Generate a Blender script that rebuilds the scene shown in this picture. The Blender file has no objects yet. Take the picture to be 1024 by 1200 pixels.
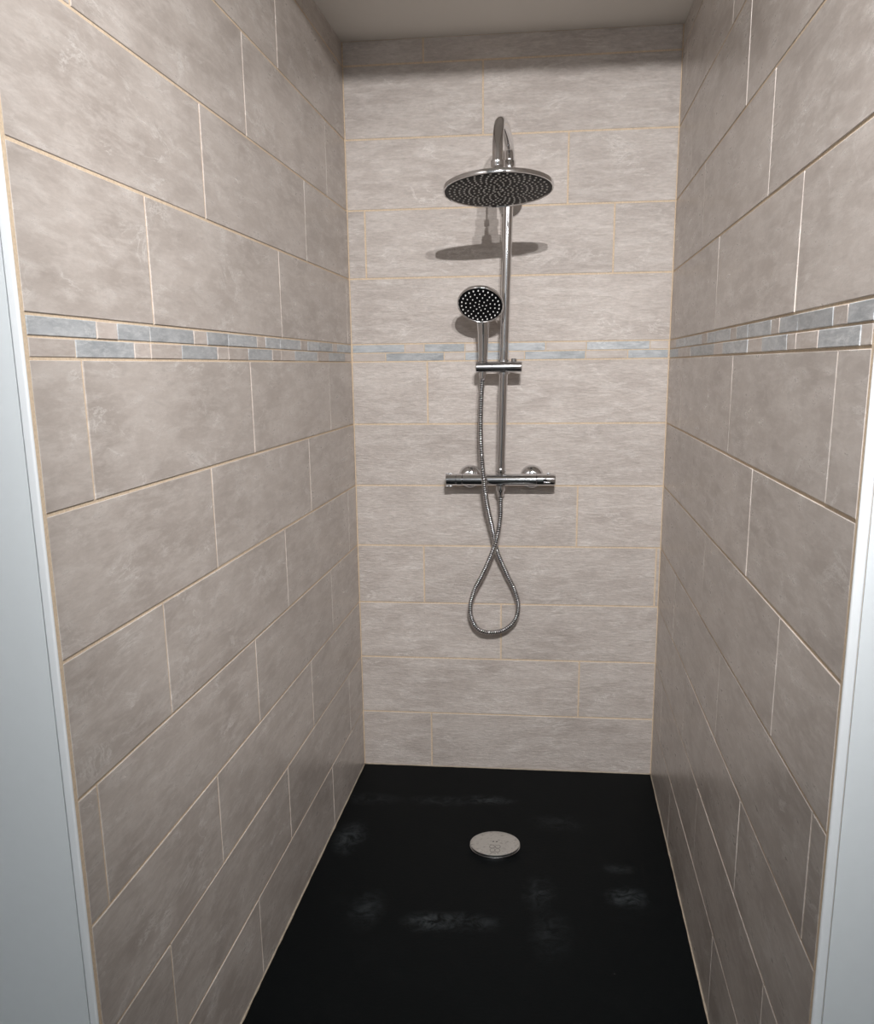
import bpy, bmesh, math, random
from mathutils import Vector, Matrix

random.seed(7)
scene = bpy.context.scene
COL = scene.collection

# ------------------------------------------------------------------ helpers
def link(name, bm, mats, parent=None, smooth=False, auto=None):
    me = bpy.data.meshes.new(name)
    bm.normal_update()
    bm.to_mesh(me); bm.free()
    if not isinstance(mats, (list, tuple)): mats = [mats]
    for m in mats: me.materials.append(m)
    if smooth:
        for p in me.polygons: p.use_smooth = True
        if auto is not None:
            me.set_sharp_from_angle(angle=math.radians(auto))
    o = bpy.data.objects.new(name, me)
    COL.objects.link(o)
    if parent is not None:
        o.parent = parent
        o.matrix_parent_inverse = Matrix.Translation(parent.location).inverted()
    return o

def thing(name, loc, label, cat):
    o = bpy.data.objects.new(name, None)
    o.empty_display_size = 0.05
    o.location = loc
    COL.objects.link(o)
    o['label'] = label; o['category'] = cat
    return o

def structure(o):
    o['kind'] = 'structure'
    return o

def box(bm, x0, x1, y0, y1, z0, z1, mat=0, bevel=0.0):
    vs = [bm.verts.new((x, y, z)) for x in (x0, x1) for y in (y0, y1) for z in (z0, z1)]
    idx = [(0,1,3,2), (4,6,7,5), (0,4,5,1), (2,3,7,6), (0,2,6,4), (1,5,7,3)]
    fs = [bm.faces.new([vs[i] for i in f]) for f in idx]
    for f in fs: f.material_index = mat
    if bevel > 0:
        es = set(e for f in fs for e in f.edges)
        bmesh.ops.bevel(bm, geom=list(es), offset=bevel, segments=2, affect='EDGES', profile=0.5)
    return fs

def frame_of(axis):
    a = Vector(axis).normalized()
    h = Vector((0, 0, 1)) if abs(a.z) < 0.9 else Vector((0, 1, 0))
    u = h.cross(a).normalized(); v = a.cross(u)
    return u, v, a

def lathe(bm, origin, axis, prof, seg=48, mats=None, cap0=True, cap1=True):
    """prof: list of (height along axis, radius)"""
    u, v, a = frame_of(axis); o = Vector(origin)
    rings = []
    for h, r in prof:
        if r < 1e-6:
            rings.append([bm.verts.new(o + a*h)])
        else:
            rings.append([bm.verts.new(o + a*h + (u*math.cos(2*math.pi*k/seg) + v*math.sin(2*math.pi*k/seg))*r) for k in range(seg)])
    for i in range(len(rings)-1):
        A, B = rings[i], rings[i+1]
        mi = mats[i] if mats else 0
        for k in range(seg):
            k2 = (k+1) % seg
            if len(A) == 1 and len(B) == 1: continue
            if len(A) == 1: f = bm.faces.new((A[0], B[k2], B[k]))
            elif len(B) == 1: f = bm.faces.new((A[k], A[k2], B[0]))
            else: f = bm.faces.new((A[k], A[k2], B[k2], B[k]))
            f.material_index = mi
    if cap0 and len(rings[0]) > 1:
        bm.faces.new(list(reversed(rings[0]))).material_index = mats[0] if mats else 0
    if cap1 and len(rings[-1]) > 1:
        bm.faces.new(rings[-1]).material_index = mats[-1] if mats else 0

def catmull(pts, n):
    P = [Vector(p) for p in pts]
    P = [P[0]*2 - P[1]] + P + [P[-1]*2 - P[-2]]
    out = []
    for i in range(1, len(P)-2):
        for k in range(n):
            t = k/n
            p0, p1, p2, p3 = P[i-1], P[i], P[i+1], P[i+2]
            out.append(0.5*((2*p1) + (p2-p0)*t + (2*p0-5*p1+4*p2-p3)*t*t + (3*p1-p0-3*p2+p3)*t*t*t))
    out.append(P[-2].copy())
    return out

def resample(pts, step):
    L = [0.0]
    for a, b in zip(pts, pts[1:]): L.append(L[-1] + (b-a).length)
    n = max(2, int(round(L[-1]/step))); out = []; j = 0
    for i in range(n+1):
        s = L[-1]*i/n
        while j < len(L)-2 and L[j+1] < s: j += 1
        d = L[j+1]-L[j]
        out.append(pts[j].lerp(pts[j+1], 0 if d == 0 else (s-L[j])/d))
    return out, L[-1]

def tube(bm, pts, rad, seg=20, caps=True, mat=0):
    n = len(pts)
    tan = [(pts[min(i+1, n-1)] - pts[max(i-1, 0)]).normalized() for i in range(n)]
    u, v, _ = frame_of(tan[0]); rings = []
    for i in range(n):
        t = tan[i]; u = (u - t*u.dot(t)).normalized(); v = t.cross(u)
        r = rad(i/(n-1)) if callable(rad) else (rad[i] if isinstance(rad, list) else rad)
        rings.append([bm.verts.new(pts[i] + (u*math.cos(2*math.pi*k/seg) + v*math.sin(2*math.pi*k/seg))*r) for k in range(seg)])
    for A, B in zip(rings, rings[1:]):
        for k in range(seg):
            bm.faces.new((A[k], A[(k+1) % seg], B[(k+1) % seg], B[k])).material_index = mat
    if caps:
        bm.faces.new(list(reversed(rings[0]))).material_index = mat
        bm.faces.new(rings[-1]).material_index = mat

def fin(bm):
    bmesh.ops.recalc_face_normals(bm, faces=bm.faces)
    return bm

# ------------------------------------------------------------------ materials
def new_mat(name):
    m = bpy.data.materials.new(name); m.use_nodes = True
    nt = m.node_tree; b = nt.nodes['Principled BSDF']
    return m, nt, b

def N(nt, t, **kw):
    n = nt.nodes.new(t)
    for k, v in kw.items():
        if k in n.inputs: n.inputs[k].default_value = v
        else: setattr(n, k, v)
    return n

def mathn(nt, op, a, b=None, clamp=False):
    n = nt.nodes.new('ShaderNodeMath'); n.operation = op; n.use_clamp = clamp
    for i, x in enumerate((a, b)):
        if x is None: continue
        if isinstance(x, (int, float)): n.inputs[i].default_value = x
        else: nt.links.new(x, n.inputs[i])
    return n.outputs[0]

def maprange(nt, x, a, b, c=0.0, d=1.0):
    n = nt.nodes.new('ShaderNodeMapRange'); nt.links.new(x, n.inputs[0])
    for i, v in zip((1, 2, 3, 4), (a, b, c, d)): n.inputs[i].default_value = v
    return n.outputs[0]

def mixc(nt, fac, a, b, mode='MIX'):
    n = nt.nodes.new('ShaderNodeMix'); n.data_type = 'RGBA'; n.blend_type = mode
    if isinstance(fac, (int, float)): n.inputs[0].default_value = fac
    else: nt.links.new(fac, n.inputs[0])
    for i, x in ((6, a), (7, b)):
        if isinstance(x, tuple): n.inputs[i].default_value = x
        else: nt.links.new(x, n.inputs[i])
    return n.outputs[2]

def scaled_noise(nt, vec, sc, scale, detail=6, rough=0.6, dist=0.0):
    mp = N(nt, 'ShaderNodeMapping'); mp.inputs['Scale'].default_value = sc
    nt.links.new(vec, mp.inputs['Vector'])
    n = N(nt, 'ShaderNodeTexNoise')
    n.inputs['Scale'].default_value = scale; n.inputs['Detail'].default_value = detail
    n.inputs['Roughness'].default_value = rough; n.inputs['Distortion'].default_value = dist
    nt.links.new(mp.outputs[0], n.inputs['Vector'])
    return n.outputs[0]

def stone_tile(name, dark, mid, light, vein, rough, relief, sat_amt=1.0, cloud=1.0, grain=0.35, tv=.055):
    m, nt, b = new_mat(name)
    uv = N(nt, 'ShaderNodeUVMap'); uv.uv_map = 'UVMap'
    vec = uv.outputs[0]
    cl = scaled_noise(nt, vec, (1, 2.0, 1), 4.5*cloud, 8, 0.60, 0.25)
    st = scaled_noise(nt, vec, (1, 4.2, 1), 11.0*cloud, 10, 0.70, 0.35)
    fi = scaled_noise(nt, vec, (1, 3.6, 1), 52.0, 6, 0.68, 0.2)
    c1 = mixc(nt, maprange(nt, cl, 0.36, 0.62), dark, mid)
    c2 = mixc(nt, mathn(nt, 'MULTIPLY', maprange(nt, st, 0.46, 0.66), 0.70), c1, light)
    # narrow pale wisps that follow the bedding of the stone print
    v1 = scaled_noise(nt, vec, (1, 2.8, 1), 5.0, 12, 0.72, 0.7)
    ridge = mathn(nt, 'ABSOLUTE', mathn(nt, 'SUBTRACT', v1, 0.5))
    line = maprange(nt, ridge, 0.0, 0.022, 1.0, 0.0)
    gate = maprange(nt, scaled_noise(nt, vec, (1, 1.6, 1), 8.0, 4, 0.6), 0.50, 0.64)
    veinf = mathn(nt, 'MULTIPLY', mathn(nt, 'MULTIPLY', line, gate), 0.60)
    c3 = mixc(nt, veinf, c2, vein)
    dk = mathn(nt, 'MULTIPLY', maprange(nt, scaled_noise(nt, vec, (1, 4.5, 1), 17.0, 5, 0.60, 0.3), 0.56, 0.76), 0.34)
    c4 = mixc(nt, dk, c3, (dark[0]*0.72, dark[1]*0.72, dark[2]*0.72, 1))
    gr = maprange(nt, fi, 0.28, 0.72, 1-0.20*grain, 1+0.20*grain)
    at = N(nt, 'ShaderNodeAttribute'); at.attribute_name = 'tint'
    tint = maprange(nt, at.outputs['Fac'], 0, 1, 1-tv, 1+tv*.8)
    comb = N(nt, 'ShaderNodeCombineColor')
    g = mathn(nt, 'MULTIPLY', gr, tint)
    for i in range(3): nt.links.new(g, comb.inputs[i])
    c5 = mixc(nt, 1.0, c4, comb.outputs[0], 'MULTIPLY')
    nt.links.new(c5, b.inputs['Base Color'])
    nt.links.new(maprange(nt, st, 0.3, 0.7, rough*1.15, rough*0.85), b.inputs['Roughness'])
    b.inputs['Specular IOR Level'].default_value = 0.5
    h = mathn(nt, 'ADD', mathn(nt, 'MULTIPLY', st, 0.35), mathn(nt, 'MULTIPLY', fi, 0.65))
    h = mathn(nt, 'ADD', h, mathn(nt, 'MULTIPLY', veinf, 0.03))
    bp = N(nt, 'ShaderNodeBump'); bp.inputs['Strength'].default_value = relief
    bp.inputs['Distance'].default_value = 0.004
    nt.links.new(h, bp.inputs['Height']); nt.links.new(bp.outputs[0], b.inputs['Normal'])
    return m

def c(r, g, bl): return (r, g, bl, 1)

M_TILE = stone_tile('taupe_stone_tile', c(.425, .378, .345), c(.545, .495, .457), c(.655, .612, .575), c(.80, .775, .745), .30, .09)
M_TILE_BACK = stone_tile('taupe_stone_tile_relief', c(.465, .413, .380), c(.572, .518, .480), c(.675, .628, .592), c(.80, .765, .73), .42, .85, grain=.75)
M_BLUE = stone_tile('blue_grey_marble', c(.34, .365, .385), c(.475, .50, .52), c(.63, .648, .66), c(.76, .775, .78), .34, .15, cloud=3, tv=.16)
M_BEIGE = stone_tile('beige_mosaic_stone', c(.50, .44, .40), c(.58, .52, .48), c(.66, .62, .58), c(.74, .70, .66), .4, .15, cloud=2.5, tv=.10)

def plain(name, col, rough, metal=0.0, bump=0.0, bscale=200, var=0.0):
    m, nt, b = new_mat(name)
    b.inputs['Base Color'].default_value = col
    b.inputs['Roughness'].default_value = rough
    b.inputs['Metallic'].default_value = metal
    tc = N(nt, 'ShaderNodeTexCoord')
    n = scaled_noise(nt, tc.outputs['Object'], (1, 1, 1), bscale, 3, 0.5)
    if var > 0:
        g = maprange(nt, n, 0.25, 0.75, 1-var, 1+var)
        cc = N(nt, 'ShaderNodeCombineColor')
        for i in range(3): nt.links.new(g, cc.inputs[i])
        nt.links.new(mixc(nt, 1.0, col, cc.outputs[0], 'MULTIPLY'), b.inputs['Base Color'])
    if bump > 0:
        bp = N(nt, 'ShaderNodeBump'); bp.inputs['Strength'].default_value = bump
        bp.inputs['Distance'].default_value = 0.001
        nt.links.new(n, bp.inputs['Height']); nt.links.new(bp.outputs[0], b.inputs['Normal'])
    return m

M_GROUT = plain('tan_grout', c(.68, .55, .405), .85, 0, .4, 250, .14)
M_WHITE = plain('white_panel_paint', c(.72, .765, .79), .45, 0, .05, 60, .01)
M_TRIM = plain('white_trim_plastic', c(.80, .835, .86), .35, 0, .02, 60, .005)
M_CEIL = plain('off_white_ceiling_paint', c(.78, .76, .72), .8, 0, .15, 300, .01)
M_ROOM = plain('grey_room_paint', c(.62, .625, .63), .7, 0, .1, 100, .02)
M_ROOMFLOOR = plain('dark_room_floor', c(.14, .14, .135), .45, 0, .1, 40, .1)
M_DARKDOOR = plain('dark_door_wood', c(.05, .04, .035), .5, 0, .1, 30, .15)
M_CHROME = plain('polished_chrome', c(.70, .70, .71), .07, 1.0)
M_CHROME_SOFT = plain('satin_chrome', c(.60, .60, .61), .20, 1.0, .05, 150)
M_HOSE = plain('steel_hose', c(.58, .58, .59), .16, 1.0)
M_HOSEGAP = plain('dark_hose_gap', c(.07, .07, .07), .4, 1.0)
M_BLACK = plain('black_spray_plate', c(.004, .004, .005), .45, 0, .05, 200)
M_BLACK.node_tree.nodes['Principled BSDF'].inputs['Specular IOR Level'].default_value = .15
M_NOZZLE = plain('grey_rubber_nozzle', c(.90, .90, .89), .4)
M_ENGRAVE = plain('dark_engraving', c(.035, .035, .035), .6)
M_SEAL = plain('pale_sealant', c(.42, .36, .28), .5, 0, .3, 90, .15)
M_FIXTURE = plain('white_lamp_metal', c(.75, .75, .74), .35)

def tray_material():
    m, nt, b = new_mat('black_resin_tray')
    tc = N(nt, 'ShaderNodeTexCoord'); P = tc.outputs['Object']
    sep = N(nt, 'ShaderNodeSeparateXYZ'); nt.links.new(P, sep.inputs[0])
    X, Y = sep.outputs[0], sep.outputs[1]
    total = None
    # limescale smears left by drying water: x, y, half length, half width, strength
    for (sx, sy, rx, ry, k) in STAINS:
        dx = mathn(nt, 'DIVIDE', mathn(nt, 'SUBTRACT', X, sx), rx)
        dy = mathn(nt, 'DIVIDE', mathn(nt, 'SUBTRACT', Y, sy), ry)
        d = mathn(nt, 'ADD', mathn(nt, 'MULTIPLY', dx, dx), mathn(nt, 'MULTIPLY', dy, dy))
        e = mathn(nt, 'MULTIPLY', mathn(nt, 'SUBTRACT', 1.0, mathn(nt, 'SQRT', d), True), k)
        total = e if total is None else mathn(nt, 'ADD', total, e)
    cl = maprange(nt, scaled_noise(nt, P, (1, 1, 1), 26, 9, 0.72, 1.2), 0.42, 0.74)
    wide = maprange(nt, scaled_noise(nt, P, (1, 1, 1), 5, 6, 0.6, .5), 0.52, 0.80, 0, .05)
    f = mathn(nt, 'ADD', mathn(nt, 'MULTIPLY', total, cl), mathn(nt, 'MULTIPLY', wide, cl), True)
    speck = maprange(nt, scaled_noise(nt, P, (1, 1, 1), 330, 1, 0.5), 0.76, 0.82, 0, .35)
    sgate = maprange(nt, scaled_noise(nt, P, (1, 1, 1), 9, 2, 0.5), 0.5, 0.7)
    f = mathn(nt, 'ADD', f, mathn(nt, 'MULTIPLY', speck, sgate), True)
    nt.links.new(mixc(nt, f, c(.0016, .0028, .0034), c(.075, .088, .095)), b.inputs['Base Color'])
    b.inputs['Roughness'].default_value = .62
    b.inputs['Specular IOR Level'].default_value = .10
    bp = N(nt, 'ShaderNodeBump'); bp.inputs['Strength'].default_value = .35; bp.inputs['Distance'].default_value = .001
    nt.links.new(scaled_noise(nt, P, (1, 1, 1), 120, 5, .6), bp.inputs['Height'])
    nt.links.new(bp.outputs[0], b.inputs['Normal'])
    return m

# ------------------------------------------------------------------ dimensions (metres)
W, D, CEIL = 0.90, 1.757, 2.085
END = 1.766                       # front end of the side walls
Z = dict(f=0.0, r1=.180, r2=.360, r3=.535, r4=.712, r5=.893, r6=1.072, sb=1.250, sm=1.274, st=1.298,
         a1=1.478, a2=1.659, a3=1.841, a4=2.025, c=CEIL)
ROWS = [('f','r1'), ('r1','r2'), ('r2','r3'), ('r3','r4'), ('r4','r5'), ('r5','r6'), ('r6','sb'),
        ('st','a1'), ('a1','a2'), ('a2','a3'), ('a3','a4'), ('a4','c')]
J_LEFT = [[.43, 1.10], [.186, .847, 1.53], [.603, 1.281], [.358, 1.025, 1.706], [.116, .776, 1.452], [.534, 1.207], [.294, .957, 1.635],
          [.045, .720, 1.402], [.478, 1.151], [.238, .899, 1.576], [.656, 1.335], [.42, 1.10]]
J_RIGHT = [[.45, 1.137], [.19, .870, 1.536], [.613, 1.295], [.355, 1.038, 1.698], [.115, .792, 1.468], [.56, 1.220], [.288, .986, 1.640],
           [.08, .762, 1.420], [.52, 1.198], [.278, .967, 1.645], [.10, .780, 1.46], [.53, 1.21]]
J_BACK = [[.218], [.673], [.435], [.202, .888], [.656], [.433], [.220],
          [.438], [.050, .738], [.611], [.381], [.221]]
G = .0023                          # half joint width
TH = .0013                         # tile surface above the grout

def tile_wall(side, rows, joints, length, mat):
    """tile faces of one wall: u runs along the wall, v up, n out of the wall"""
    def P(u, v, n):
        if side == 'back': return Vector((u, -n, v))
        if side == 'left': return Vector((n, -u, v))
        return Vector((W - n, -u, v))
    bm = bmesh.new(); uvl = bm.loops.layers.uv.new('UVMap'); tl = bm.loops.layers.float_color.new('tint')
    def tile(u0, u1, v0, v1, mi, th=TH):
        ru, rv = random.uniform(0, 60), random.uniform(0, 60)
        t = random.random(); flip = random.choice((-1, 1))
        off = random.uniform(-.0003, .0003); tw = random.uniform(-.0003, .0003)
        bv = .0008
        base = [(u0, v0), (u1, v0), (u1, v1), (u0, v1)]
        top = [(u0+bv, v0+bv), (u1-bv, v0+bv), (u1-bv, v1-bv), (u0+bv, v1-bv)]
        hs = [off-tw, off-tw, off+tw, off+tw]
        low = [bm.verts.new(P(u, v, -TH-.002)) for u, v in base]
        mid = [bm.verts.new(P(u, v, -bv*.7+h)) for (u, v), h in zip(base, hs)]
        hi = [bm.verts.new(P(u, v, h)) for (u, v), h in zip(top, hs)]
        faces = [bm.faces.new(hi)]
        for k in range(4):
            k2 = (k+1) % 4
            faces.append(bm.faces.new((mid[k], mid[k2], hi[k2], hi[k])))
            faces.append(bm.faces.new((low[k], low[k2], mid[k2], mid[k])))
        for f in faces:
            f.material_index = mi
            for l in f.loops:
                co = l.vert.co
                uu = co.x if side == 'back' else -co.y
                l[uvl].uv = (flip*uu + ru, co.z + rv)
                l[tl] = (t, t, t, 1)
    return bm, tile, P

def build_tiles(side, length, joints, mat, mosaic):
    start = .0025
    bm, tile, P = tile_wall(side, ROWS, joints, length, mat)
    for (a, b), js in zip(ROWS, joints):
        v0, v1 = Z[a] + G, Z[b] - G
        if b == 'c': v1 = CEIL - .001
        us = [start] + js + [length]
        for i in range(len(us)-1):
            u0 = us[i] + (G if i else 0); u1 = us[i+1] - (G if i < len(us)-2 else 0)
            if u1-u0 > .004: tile(u0, u1, v0, v1, 0)
    fin(bm)
    bm2, tile2, P2 = tile_wall(side, ROWS, joints, length, mat)
    for (v0, v1), (bounds, cols) in zip(((Z['sm'], Z['st']), (Z['sb'], Z['sm'])), mosaic):
        for i, ch in enumerate(cols):
            u0, u1 = bounds[i], bounds[i+1]
            tile2(u0+.0012, u1-.0012, v0+.0014, v1-.0014, 0 if ch == 'b' else 1)
    fin(bm2)
    return bm, bm2

MOS_LEFT = [([.003, .182, .241, .399, .503, .568, .740, .845, .904, 1.076, 1.183, 1.244, 1.419, 1.526, 1.587, 1.756],
             'bebbebbebbebbeb'),
            ([.003, .09, .284, .409, .621, .736, .802, .962, 1.078, 1.136, 1.301, 1.421, 1.477, 1.647, 1.756], 'ebebeebeebeebe')]
MOS_RIGHT = [([.003, .14, .311, .595, .670, .765, .941, 1.003, 1.106, 1.281, 1.336, 1.443, 1.608, 1.665, 1.756], 'ebbebbebbebbeb'),
             ([.003, .19, .42, .762, .870, 1.111, 1.224, 1.389, 1.441, 1.550, 1.717, 1.756], 'bebebebeebe')]
MOS_BACK = [([.003, .156, .212, .329, .381, .557, .671, .846, .897], 'bebebebe'),
            ([.003, .100, .269, .329, .447, .499, .669, .786, .897], 'ebebebeb')]

walls = {}
for side, length, joints, mosaic, mat, where in (
        ('left', D, J_LEFT, MOS_LEFT, M_TILE, None), ('right', D, J_RIGHT, MOS_RIGHT, M_TILE, None),
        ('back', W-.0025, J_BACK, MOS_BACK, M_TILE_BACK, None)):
    b1, b2 = build_tiles(side, length, joints, mat, mosaic)
    g = bmesh.new()
    if side == 'left': box(g, -.10, -TH, -END+.001, .10, -.05, 2.25)
    if side == 'right': box(g, W+TH, W+.10, -END+.001, .10, -.05, 2.25)
    if side == 'back': box(g, -TH, W+TH, TH, .10, -.05, 2.25)
    fin(g)
    w = structure(link('wall_'+side, g, M_GROUT))
    w['label'] = {'left': 'left shower wall in taupe stone tiles with tan grout joints',
                  'right': 'right shower wall in taupe stone tiles with tan grout joints',
                  'back': 'back shower wall in pale taupe tiles behind the chrome shower'}[side]
    link('wall_tiles', b1, mat, w)
    mo = link('mosaic_border', b2, [M_BLUE, M_BEIGE], w)
    mo['label'] = 'two-row border of blue grey and beige stone strips'
    walls[side] = w

# grout fillets in the front edges, along the white trims
for side in ('left', 'right'):
    g = bmesh.new()
    if side == 'left': box(g, -.004, -.0004, -END, -D+.001, 0, CEIL)
    else: box(g, W+.0004, W+.004, -END, -D+.001, 0, CEIL)
    link('edge_grout', fin(g), M_GROUT, walls[side])

# ceiling of the alcove and its front lintel
g = bmesh.new(); box(g, -.10, W+.10, -END-.0015, .10, CEIL, 2.32); structure(link('ceiling', fin(g), M_CEIL))

# ------------------------------------------------------------------ bathroom in front of the alcove
RX0, RX1, RY, RH = -1.0, 1.95, -4.3, 2.26
def wall(name, *a, mat=M_WHITE):
    g = bmesh.new(); box(g, *a); return structure(link(name, fin(g), mat))
FX = .0126
g = bmesh.new(); box(g, RX0, -FX, -END-.0015, -END+.03, 0, RH); structure(link('wall_front_left', fin(g), M_WHITE))
g = bmesh.new(); box(g, W+FX, RX1, -END-.0015, -END+.03, 0, RH); structure(link('wall_front_right', fin(g), M_WHITE))
wall('wall_room_left', RX0-.1, RX0, RY, -END+.03, 0, RH, mat=M_ROOM)
wall('wall_room_right', RX1, RX1+.1, RY, -END+.03, 0, RH, mat=M_ROOM)
wall('wall_room_rear', RX0-.1, RX1+.1, RY-.1, RY, 0, RH, mat=M_ROOM)
wall('ceiling_room', RX0-.1, RX1+.1, RY-.1, -END-.0015, RH, RH+.1, mat=M_CEIL)
wall('floor', RX0-.1, RX1+.1, RY-.1, .1, -.10, -.05, mat=M_ROOMFLOOR)
wall('floor_room', RX0, RX1, RY, -END-.02, -.05, 0, mat=M_ROOMFLOOR)
g = bmesh.new(); box(g, 1.05, 1.85, RY+.0, RY+.04, 0, 2.02, bevel=.004); d1 = structure(link('door_1', fin(g), M_DARKDOOR))

# quarter-round white trims on the two front corners
def trim(name, x_in, x_out):
    s = 1 if x_out > x_in else -1
    w = abs(x_out-x_in); prof = []
    y0 = -END+.0005; yf = -END-.003
    r = .003
    prof.append((x_in, y0)); prof.append((x_in, yf+r))
    for k in range(1, 7):
        a = math.pi/2*k/6
        prof.append((x_in + s*(r - r*math.cos(a)), yf + r - r*math.sin(a)))
    prof.append((x_out - s*.0015, yf)); prof.append((x_out, yf+.0015)); prof.append((x_out, y0))
    bm = bmesh.new()
    lo = [bm.verts.new((x, y, 0)) for x, y in prof]; hi = [bm.verts.new((x, y, CEIL)) for x, y in prof]
    n = len(prof)
    for k in range(n): bm.faces.new((lo[k], lo[(k+1) % n], hi[(k+1) % n], hi[k]))
    bm.faces.new(lo); bm.faces.new(hi)
    o = structure(link(name, fin(bm), M_TRIM, smooth=True, auto=35))
    return o
trim('trim_1', -.0001, -.0116)['label'] = 'white rounded corner trim at the front edge of the left tiled wall'
trim('trim_2', W+.0001, W+.0116)['label'] = 'white rounded corner trim at the front edge of the right tiled wall'

# ------------------------------------------------------------------ shower tray and drain
STAINS = [(.06, -.25, .11, .05, .35), (.407, -.225, .10, .035, .9), (.27, -.245, .13, .04, .45), (.055, -.49, .05, .11, .9),
          (.168, -.83, .05, .10, .45), (.314, -.869, .07, .05, .9), (.40, -.861, .10, .05, .6), (.568, -.715, .05, .10, .45),
          (.596, -.891, .06, .12, .3), (.777, -.721, .06, .06, .9), (.765, -.587, .05, .03, .5), (.62, -.35, .10, .06, .25)]
M_TRAY = tray_material()
DR = (.4480, -.5005)
tray = thing('shower_tray', (W/2, -END/2, 0), 'matt black shower tray with pale dried water smears', 'shower tray')
bm = bmesh.new()
x0, x1, y0, y1 = -TH, W+TH, -END-.002, TH
# the top falls very gently to the waste
nx, ny = 24, 44
grid = []
for j in range(ny+1):
    row = []
    for i in range(nx+1):
        x = x0+(x1-x0)*i/nx; y = y0+(y1-y0)*j/ny
        d = math.hypot(x-DR[0], y-DR[1])
        row.append(bm.verts.new((x, y, -.004*math.exp(-(d/.22)**2))))
    grid.append(row)
for j in range(ny):
    for i in range(nx):
        bm.faces.new((grid[j][i], grid[j][i+1], grid[j+1][i+1], grid[j+1][i]))
bot = [bm.verts.new((x, y, -.05)) for x, y in ((x0, y0), (x1, y0), (x1, y1), (x0, y1))]
bm.faces.new(list(reversed(bot)))
bm.faces.new([grid[0][i] for i in range(nx, -1, -1)] + [bot[0], bot[1]])
bm.faces.new([grid[ny][i] for i in range(nx+1)] + [bot[2], bot[3]])
bm.faces.new([grid[j][0] for j in range(ny+1)] + [bot[3], bot[0]])
bm.faces.new([grid[j][nx] for j in range(ny, -1, -1)] + [bot[1], bot[2]])
link('tray_body', fin(bm), M_TRAY, tray)
bm = bmesh.new()
def bead(a, b, r=.0028):
    n = 60; A, B = Vector(a), Vector(b)
    pts = [A.lerp(B, k/n) for k in range(n+1)]
    tube(bm, pts, [r*random.uniform(.55, 1.15) for _ in pts], seg=8)
bead((.0005, 0, .0005), (.0005, -END, .0005))
bead((W-.0005, 0, .0005), (W-.0005, -END, .0005), .0022)
bead((0, -.0005, .0005), (W, -.0005, .0005), .0026)
link('sealant_bead', fin(bm), M_SEAL, tray, smooth=True)['label'] = 'thin pale sealant line along the tiles'

drain = thing('floor_drain', (DR[0], DR[1], -.004), 'round chrome drain cover set in the black shower tray', 'drain')
bm = bmesh.new()
lathe(bm, (DR[0], DR[1], 0), (0, 0, 1), [(-.008, .056), (-.008, .0655), (-.003, .0665), (.0020, .0660), (.0030, .0640), (.0028, .060), (-.002, .058)], 72, cap0=False, cap1=False)
bm.faces.ensure_lookup_table()
link('drain_rim', fin(bm), M_CHROME_SOFT, drain, smooth=True, auto=40)
bm = bmesh.new()
lathe(bm, (DR[0], DR[1], 0), (0, 0, 1), [(-.004, .052), (.0055, .052), (.0060, .0625), (.0068, .0650), (.0085, .0655), (.0098, .0635), (.0105, .045), (.0108, .02), (.0109, 0)], 72)
m_cov, nt, b = new_mat('wet_chrome_cover')
b.inputs['Base Color'].default_value = c(.62, .62, .60); b.inputs['Metallic'].default_value = .9
tc = N(nt, 'ShaderNodeTexCoord')
nn = scaled_noise(nt, tc.outputs['Object'], (1, 1, 1), 90, 5, .6)
nt.links.new(maprange(nt, nn, .35, .65, .30, .50), b.inputs['Roughness'])
nt.links.new(mixc(nt, maprange(nt, scaled_noise(nt, tc.outputs['Object'], (1, 1, 1), 140, 4, .6), .55, .75), c(.66, .66, .64), c(.30, .30, .29)), b.inputs['Base Color'])
bp = N(nt, 'ShaderNodeBump'); bp.inputs['Strength'].default_value = .35; bp.inputs['Distance'].default_value = .001
nt.links.new(nn, bp.inputs['Height']); nt.links.new(bp.outputs[0], b.inputs['Normal'])
link('drain_cover', fin(bm), m_cov, drain, smooth=True, auto=40)
bm = bmesh.new()
def ring(cx, cy, z, rx, ry, t=.0006):
    pts = [Vector((cx+rx*math.cos(2*math.pi*k/28), cy+ry*math.sin(2*math.pi*k/28), z)) for k in range(29)]
    tube(bm, pts, t, seg=6, caps=False)
ZM = .0109
for x, y in ((DR[0]-.0045, DR[1]+.004), (DR[0]+.0045, DR[1]+.004)):
    lathe(bm, (x, y, ZM-.001), (0, 0, 1), [(0, .0022), (.0014, .0022), (.0016, 0)], 16)
for x, y in ((-.006, -.023), (.009, -.023), (-.004, -.042), (.009, -.042)):
    ring(DR[0]+x, DR[1]+y, ZM-.0003 if y > -.03 else ZM-.0007, .0065, .0085)
for k in range(9):
    if k in (2, 6): continue
    x = DR[0] - .008 + k*.0025
    tube(bm, [Vector((x, DR[1]-.055, ZM-.0006)), Vector((x+.0006, DR[1]-.0585, ZM-.0008))], .0005, seg=6)
link('cover_marks', fin(bm), M_ENGRAVE, drain)['label'] = 'dark engraved circles and dots on the cover'

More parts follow.
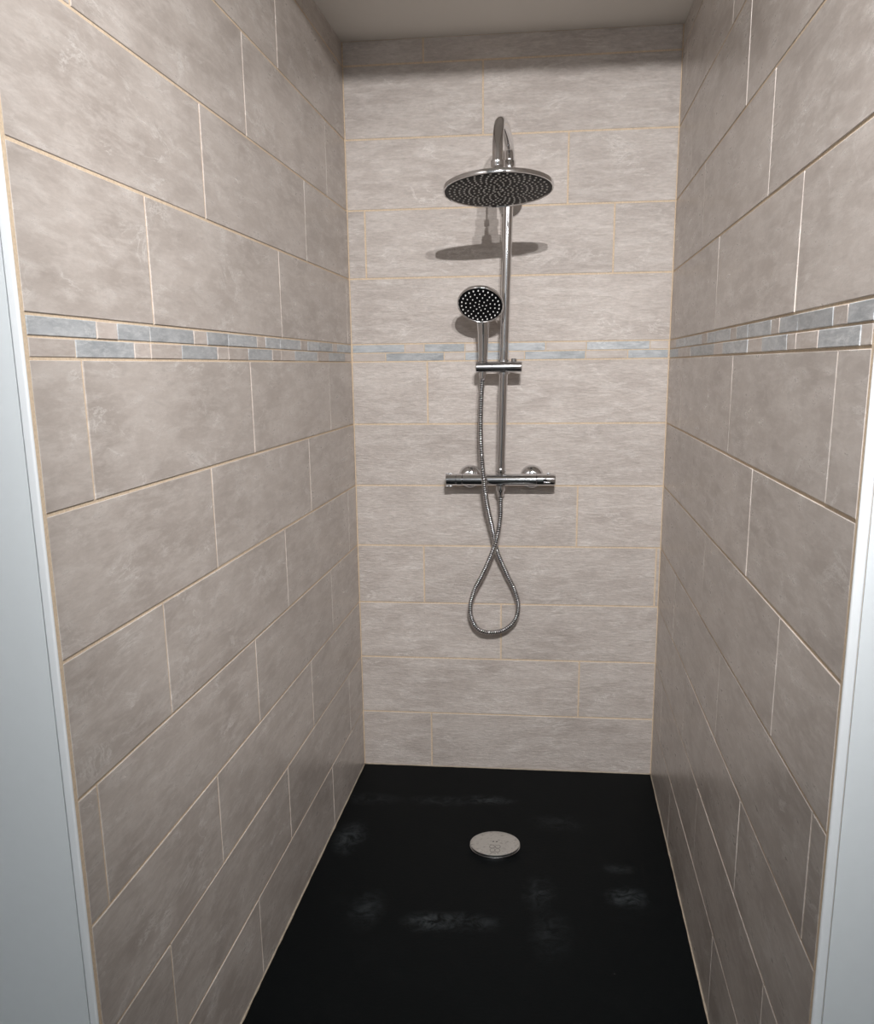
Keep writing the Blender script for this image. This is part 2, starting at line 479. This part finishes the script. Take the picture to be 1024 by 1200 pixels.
# ------------------------------------------------------------------ thermostatic mixer
MZ, MY = .9175, -.060
mixer = thing('mixer_tap', (.434, 0, MZ), 'horizontal chrome bar mixer on the back wall below the riser pipe', 'mixer tap')
bm = bmesh.new()
R0 = .0170
lathe(bm, (.326, MY, MZ), (1, 0, 0), [(0, .0150), (.0015, R0), (.2110, R0), (.2125, .0155)], 48)
for x in (.350, .518):
    lathe(bm, (x, -.002, MZ+.001), (0, -1, 0), [(0, .0130), (.045, .0130)], 32)
lathe(bm, (.4353, MY, MZ-.016), (0, 0, -1), [(0, .0095), (.0018, .0095)], 32)
lathe(bm, (.4362, MY, MZ+.012), (0, 0, 1), [(0, .0120), (.010, .0120)], 32)
link('mixer_body', fin(bm), M_CHROME, mixer, smooth=True, auto=35)
for x in (.343, .523):
    bm = bmesh.new()
    lathe(bm, (x, 0, MZ+.0025), (0, -1, 0), [(0, .0345), (.003, .0345), (.008, .0325), (.014, .027), (.018, .019), (.020, .0135)], 48, cap0=False)
    link('wall_flange', fin(bm), M_CHROME, mixer, smooth=True, auto=50)
bm = bmesh.new()
lathe(bm, (.2770, MY, MZ), (1, 0, 0), [(0, 0), (.0002, .0140), (.002, .0168), (.030, .0172), (.0315, .0150), (.0320, .0150), (.0325, .0175), (.0475, .0175), (.049, .0150)], 48)
for a in (70, -95):
    t = math.radians(a)
    cx = .2865
    box(bm, cx-.010, cx+.010, MY-.004, MY+.004, MZ+math.sin(t)*.0185-.0015, MZ+math.sin(t)*.0185+.0015, bevel=.0008)
link('temperature_handle', fin(bm), M_CHROME, mixer, smooth=True, auto=35)
bm = bmesh.new()
lathe(bm, (.5385, MY, MZ), (1, 0, 0), [(0, .0150), (.0005, .0172), (.048, .0170), (.0525, .0155), (.0535, .0130), (.0536, 0)], 48)
box(bm, .566, .576, MY-.005, MY+.005, MZ+.0155, MZ+.0205, bevel=.0012)
box(bm, .558, .577, MY-.0185, MY-.0145, MZ-.0085, MZ-.0045, bevel=.0010)
link('flow_handle', fin(bm), M_CHROME, mixer, smooth=True, auto=35)

# ------------------------------------------------------------------ riser column with gooseneck arm and rain head
col = thing('shower_column', (.4362, -.06, .935), 'tall chrome riser pipe with gooseneck arm and round rain head', 'shower column')
def riser(z): # the pipe leans slightly
    t = (z-.935)/(1.75-.935)
    return Vector((.4362 + .0205*t, -.062 - .018*min(1, t*2.5), z))
bm = bmesh.new()
zs = [.935 + (1.222-.935)*k/12 for k in range(13)]
tube(bm, [riser(z) for z in zs], .0120, seg=32)
lathe(bm, riser(.938), (0, 0, 1), [(0, .0125), (.002, .0140), (.012, .0140), (.014, .0125)], 32)
zs = [1.222 + (1.748-1.222)*k/16 for k in range(17)]
tube(bm, [riser(z) for z in zs], .0131, seg=32)
link('riser_pipe', fin(bm), M_CHROME, col, smooth=True, auto=40)
bm = bmesh.new()
top = riser(1.742)
lathe(bm, top, (0, 0, 1), [(0, .0131), (.001, .0158), (.014, .0160), (.016, .0150), (.017, .0131)], 36)
link('union_nut', fin(bm), M_CHROME, col, smooth=True, auto=35)
bm = bmesh.new()
arm_pts = catmull([(top.x, -.080, 1.750), (.4565, -.081, 1.768), (.4555, -.094, 1.790), (.4540, -.128, 1.803), (.4520, -.185, 1.809),
                   (.4490, -.250, 1.809), (.4462, -.315, 1.800), (.4445, -.358, 1.780), (.4432, -.377, 1.745), (.4428, -.383, 1.694)], 8)
tube(bm, arm_pts, .0128, seg=32)
link('gooseneck_arm', fin(bm), M_CHROME, col, smooth=True, auto=40)
bm = bmesh.new()
lathe(bm, (.4428, -.3815, 1.702), (.006, -.03, -1), [(0, .0128), (.001, .0165), (.013, .0168), (.015, .0155), (.016, .012)], 36)
link('union_nut', fin(bm), M_CHROME, col, smooth=True, auto=35)
# wall bracket
bm = bmesh.new()
lathe(bm, (.4560, 0, 1.662), (0, -1, 0), [(0, .0330), (.003, .0330), (.007, .0315), (.011, .0250), (.014, .0170), (.020, .0120), (.080, .0105)], 48, cap0=False)
lathe(bm, riser(1.648), (0, 0, 1), [(0, .0131), (.001, .0152), (.028, .0152), (.029, .0131)], 36)
link('wall_bracket', fin(bm), M_CHROME, col, smooth=True, auto=35)
# slider that holds the hand shower
ps = riser(1.231); CY, CZ = -.0935, 1.2312
bm = bmesh.new()
lathe(bm, (.3680, CY, CZ), (1, 0, 0), [(0, 0), (.0002, .0135), (.0015, .0148), (.0445, .0148), (.0450, .0138), (.0460, .0138), (.0465, .0150), (.1235, .0150), (.126, .0142), (.1265, .0130), (.1266, 0)], 48)
lathe(bm, (ps.x, ps.y, 1.2115), (0, 0, 1), [(0, .0131), (.0005, .0162), (.0385, .0162), (.039, .0131)], 40)
sl = link('hand_shower_slider', fin(bm), M_CHROME_SOFT, col, smooth=True, auto=35)
bm = bmesh.new()
lathe(bm, (.4725, CY, CZ+.012), (0, 0, 1), [(0, .0078), (.0085, .0078), (.0100, .0066), (.0105, 0)], 28)
link('slider_button', fin(bm), M_CHROME_SOFT, sl, smooth=True, auto=35)

# rain head
HC = Vector((.4455, -.4000, 1.6355)); tilt = math.radians(7.7)
nrm = Vector((.033, -math.sin(tilt), -math.cos(tilt))).normalized()
RR = .1300
bm = bmesh.new()
lathe(bm, HC, nrm, [(-.052, .0125), (-.050, .0150), (-.036, .0160), (-.034, .0220), (-.020, .0225), (-.0120, .026), (-.0090, .040), (-.0084, .080), (-.0080, .115), (-.0076, RR-.003), (-.0064, RR-.0006), (0, RR), (.0028, RR-.0008), (.0036, RR-.003), (.0028, RR-.0045), (.0006, RR-.0052)], 96, cap1=False)
head = link('rain_head', fin(bm), M_CHROME, col, smooth=True, auto=40)
bm = bmesh.new()
lathe(bm, HC, nrm, [(-.0005, RR-.003), (.0012, RR-.006), (.0016, .10), (.0016, 0)], 96, cap0=False)
for f in bm.faces: f.material_index = 0
u, v, a = frame_of(nrm)
for k in range(1, 11):
    r = k*.0114; n = 38 if k > 5 else (19 if k > 2 else 9)
    for q in range(n):
        an = 2*math.pi*q/n + k*.10
        p = HC + (u*math.cos(an)+v*math.sin(an))*r
        lathe(bm, p, nrm, [(.001, .0027), (.0032, .0022), (.0038, 0)], 8, mats=[1, 1, 1], cap0=False)
fin(bm)
pl = link('spray_plate', bm, [M_BLACK, M_NOZZLE], head, smooth=True, auto=40)
pl['label'] = 'black underside dotted with grey nozzles'

# ------------------------------------------------------------------ hand shower
hs = thing('hand_shower', (.386, -.095, 1.215), 'chrome hand shower with black round face held in the slider', 'hand shower')
F = Vector((.3857, -.1600, 1.3925)); hn = Vector((-.055, -.690, -.722)).normalized(); hr = .0622
bm = bmesh.new()
path = catmull([(.3865, -.128, 1.387), (.3875, -.107, 1.362), (.3885, -.1010, 1.342), (.3885, -.0975, 1.318), (.3880, -.0945, 1.280), (.3870, -.0930, 1.250)], 8)
rad = catmull([(0.010, 0, 0), (.0160, 0, 0), (.0170, 0, 0), (.0150, 0, 0), (.0135, 0, 0), (.0122, 0, 0)], 8)
tube(bm, path, [max(.004, p.x) for p in rad], seg=32)
lathe(bm, (.3870, -.0930, 1.2530), (-.02, .02, -1), [(0, .0122), (.001, .0136), (.005, .0136), (.006, .0118), (.020, .0105), (.040, .0095)], 32)
link('handle', fin(bm), M_CHROME, hs, smooth=True, auto=40)
bm = bmesh.new()
lathe(bm, F, hn, [(-.024, 0), (-.0235, .018), (-.020, .034), (-.013, .052), (-.006, .0610), (0, hr), (.003, hr-.0005), (.0042, hr-.0025), (.0030, hr-.0042), (.0005, hr-.005)], 64, cap1=False)
shell = link('head_shell', fin(bm), M_CHROME, hs, smooth=True, auto=50)
bm = bmesh.new()
lathe(bm, F, hn, [(0, hr-.003), (.0018, hr-.006), (.0034, .040), (.0040, 0)], 64, cap0=False)
u, v, a = frame_of(hn)
for r, n, ph in ((.0500, 24, 0), (.0390, 18, .1), (.0275, 12, .2), (.0160, 8, .0), (.0060, 3, .0)):
    for q in range(n):
        an = 2*math.pi*q/n + ph
        lathe(bm, F + (u*math.cos(an)+v*math.sin(an))*r, hn, [(.0018, .0021), (.0054, .0014), (.0058, 0)], 8, mats=[1, 1, 1], cap0=False)
fin(bm)
link('spray_face', bm, [M_BLACK, M_NOZZLE], hs, smooth=True, auto=40)['label'] = 'black face with rings of grey nozzles'

# ------------------------------------------------------------------ hose
hose = thing('shower_hose', (.4353, -.06, .885), 'ribbed steel hose looping below the bar mixer', 'hose')
H = [(.3865, -.0925, 1.212), (.3850, -.0950, 1.185), (.3825, -.0970, 1.1399), (.3812, -.0980, 1.0581), (.3850, -.1000, .9751), (.3904, -.0980, .9175), (.3976, -.085, .8535), (.4118, -.062, .7772),
     (.425, -.045, .7069), (.4519, -.033, .6390), (.4761, -.030, .5875), (.4878, -.030, .5405), (.479, -.031, .4955), (.449, -.033, .4655), (.4068, -.035, .4550), (.3695, -.037, .4650),
     (.3488, -.040, .5010), (.3463, -.044, .5420), (.3591, -.050, .5905), (.3829, -.058, .6381), (.4057, -.067, .6917), (.4241, -.072, .7429), (.4349, -.066, .8056), (.4356, -.060, .850), (.4353, -.060, .8850)]
pts, L = resample(catmull(H, 16), .0007)
bm = bmesh.new()
pitch = .0062
tube(bm, pts, [.0050 + .0027*abs(math.sin(math.pi*(i/(len(pts)-1))*L/pitch))**.8 for i in range(len(pts))], seg=14)
bm.faces.index_update(); bm.faces.ensure_lookup_table()
for f in bm.faces:                       # the gaps between the ribs are dark
    if len(f.verts) == 4:
        i = f.index // 14 + .5
        if abs(math.sin(math.pi*(i/(len(pts)-1))*L/pitch)) < .42: f.material_index = 1
link('hose_tube', fin(bm), [M_HOSE, M_HOSEGAP], hose, smooth=True, auto=60)
bm = bmesh.new()
lathe(bm, (.4353, -.060, .8995), (0, 0, -1), [(0, .0125), (.001, .0138), (.010, .0142), (.0135, .0125), (.018, .0092), (.030, .0084)], 32)
link('hose_nut', fin(bm), M_CHROME, hose, smooth=True, auto=35)
bm = bmesh.new()
lathe(bm, (.3866, -.0920, 1.222), (-.05, -.08, -1), [(0, .0100), (.010, .0100), (.016, .0085), (.022, .0078)], 32)
link('hose_end', fin(bm), M_CHROME, hose, smooth=True, auto=35)

# ------------------------------------------------------------------ ceiling lamp of the bathroom (behind the photographer's view)
def emis(name, col, s):
    m, nt, b = new_mat(name)
    b.inputs['Base Color'].default_value = c(.8, .8, .8)
    b.inputs['Emission Color'].default_value = col; b.inputs['Emission Strength'].default_value = s
    return m
M_BULB = emis('warm_bulb', c(1, .97, .93), 8)
LX = [(.66, 1.0), (.80, .65)]
LY, LZ = -2.50, 2.125
lamp = thing('ceiling_lamp', (.68, LY, RH), 'white ceiling lamp with two short round spot heads', 'ceiling lamp')
bm = bmesh.new(); box(bm, .52, .84, LY-.03, LY+.03, RH-.025, RH, bevel=.004)
link('lamp_bar', fin(bm), M_FIXTURE, lamp)
ENERGY = 122
AIM = Vector((.44, 0, .60))
for lx, k in LX:
    mouth = Vector((lx, LY, LZ)); ax = (AIM - mouth).normalized()
    bm = bmesh.new()
    lathe(bm, (lx, LY, RH-.025), (0, 0, -1), [(0, .010), (.10, .008)], 24)
    lathe(bm, mouth - ax*.075, ax, [(0, 0), (.0005, .022), (.006, .029), (.068, .032), (.068, .029), (.030, .028), (.030, 0)], 32)
    sh = link('spot_head', fin(bm), M_FIXTURE, lamp, smooth=True, auto=35)
    bm = bmesh.new()
    lathe(bm, mouth - ax*.045, ax, [(0, .024), (.020, .022), (.028, .014), (.030, 0)], 24)
    link('bulb', fin(bm), M_BULB, sh, smooth=True, auto=60)
    ld = bpy.data.lights.new('bulb_light', 'SPOT'); ld.energy = ENERGY*k; ld.color = (1, .975, .965)
    ld.spot_size = math.radians(90); ld.spot_blend = 1.0
    ld.shadow_soft_size = .007
    lo = bpy.data.objects.new('bulb_light', ld); lo.location = mouth
    lo.rotation_euler = ax.to_track_quat('-Z', 'Y').to_euler(); COL.objects.link(lo)

# unseen fill light, added behind the camera to brighten the front panels
rear = thing('added_fill_light', (.45, -3.65, RH), 'added round opal fill light, out of view behind the camera', 'added fill light')
bm = bmesh.new()
lathe(bm, (.45, -3.65, RH), (0, 0, -1), [(0, .17), (.025, .17), (.028, .165), (.028, .155)], 48, cap1=False)
link('fill_base', fin(bm), M_FIXTURE, rear, smooth=True, auto=35)
bm = bmesh.new()
lathe(bm, (.45, -3.65, RH-.020), (0, 0, -1), [(0, .156), (.02, .150), (.045, .115), (.060, .06), (.064, 0)], 48)
link('fill_diffuser', fin(bm), emis('fill_glow', c(.95, .98, 1), 4), rear, smooth=True, auto=60)
ld = bpy.data.lights.new('fill_lamp', 'POINT'); ld.energy = 18; ld.color = (.93, .97, 1); ld.shadow_soft_size = .12
lo = bpy.data.objects.new('fill_lamp', ld); lo.location = (.45, -3.65, RH-.21); COL.objects.link(lo)

# ------------------------------------------------------------------ camera
cam = bpy.data.cameras.new('camera'); co = bpy.data.objects.new('camera', cam); COL.objects.link(co)
right = Vector((.99281877, .11902982, -.0119496)); up = Vector((-.01682599, .23784049, .97115848)); fw = Vector((-.11843892, .9639833, -.2381353))
m = Matrix.Identity(4)
for i in range(3):
    m[i][0] = right[i]; m[i][1] = up[i]; m[i][2] = -fw[i]
m.translation = Vector((.58345446, -2.79423331, 1.23591281))
co.matrix_world = m
cam.sensor_fit = 'HORIZONTAL'; cam.sensor_width = 36
cam.lens = 1116.282/1024*36
cam.shift_y = 102.634/1024
cam.clip_start = .01
scene.camera = co

w = bpy.data.worlds.new('world'); scene.world = w; w.use_nodes = True
w.node_tree.nodes['Background'].inputs[0].default_value = (.02, .02, .02, 1)
w.node_tree.nodes['Background'].inputs[1].default_value = 1.0

vs = scene.view_settings
scene.display_settings.display_device = 'sRGB'
vs.view_transform = 'Standard'; vs.look = 'None'; vs.gamma = 1.0; vs.use_curve_mapping = False
vs.exposure = 0.05
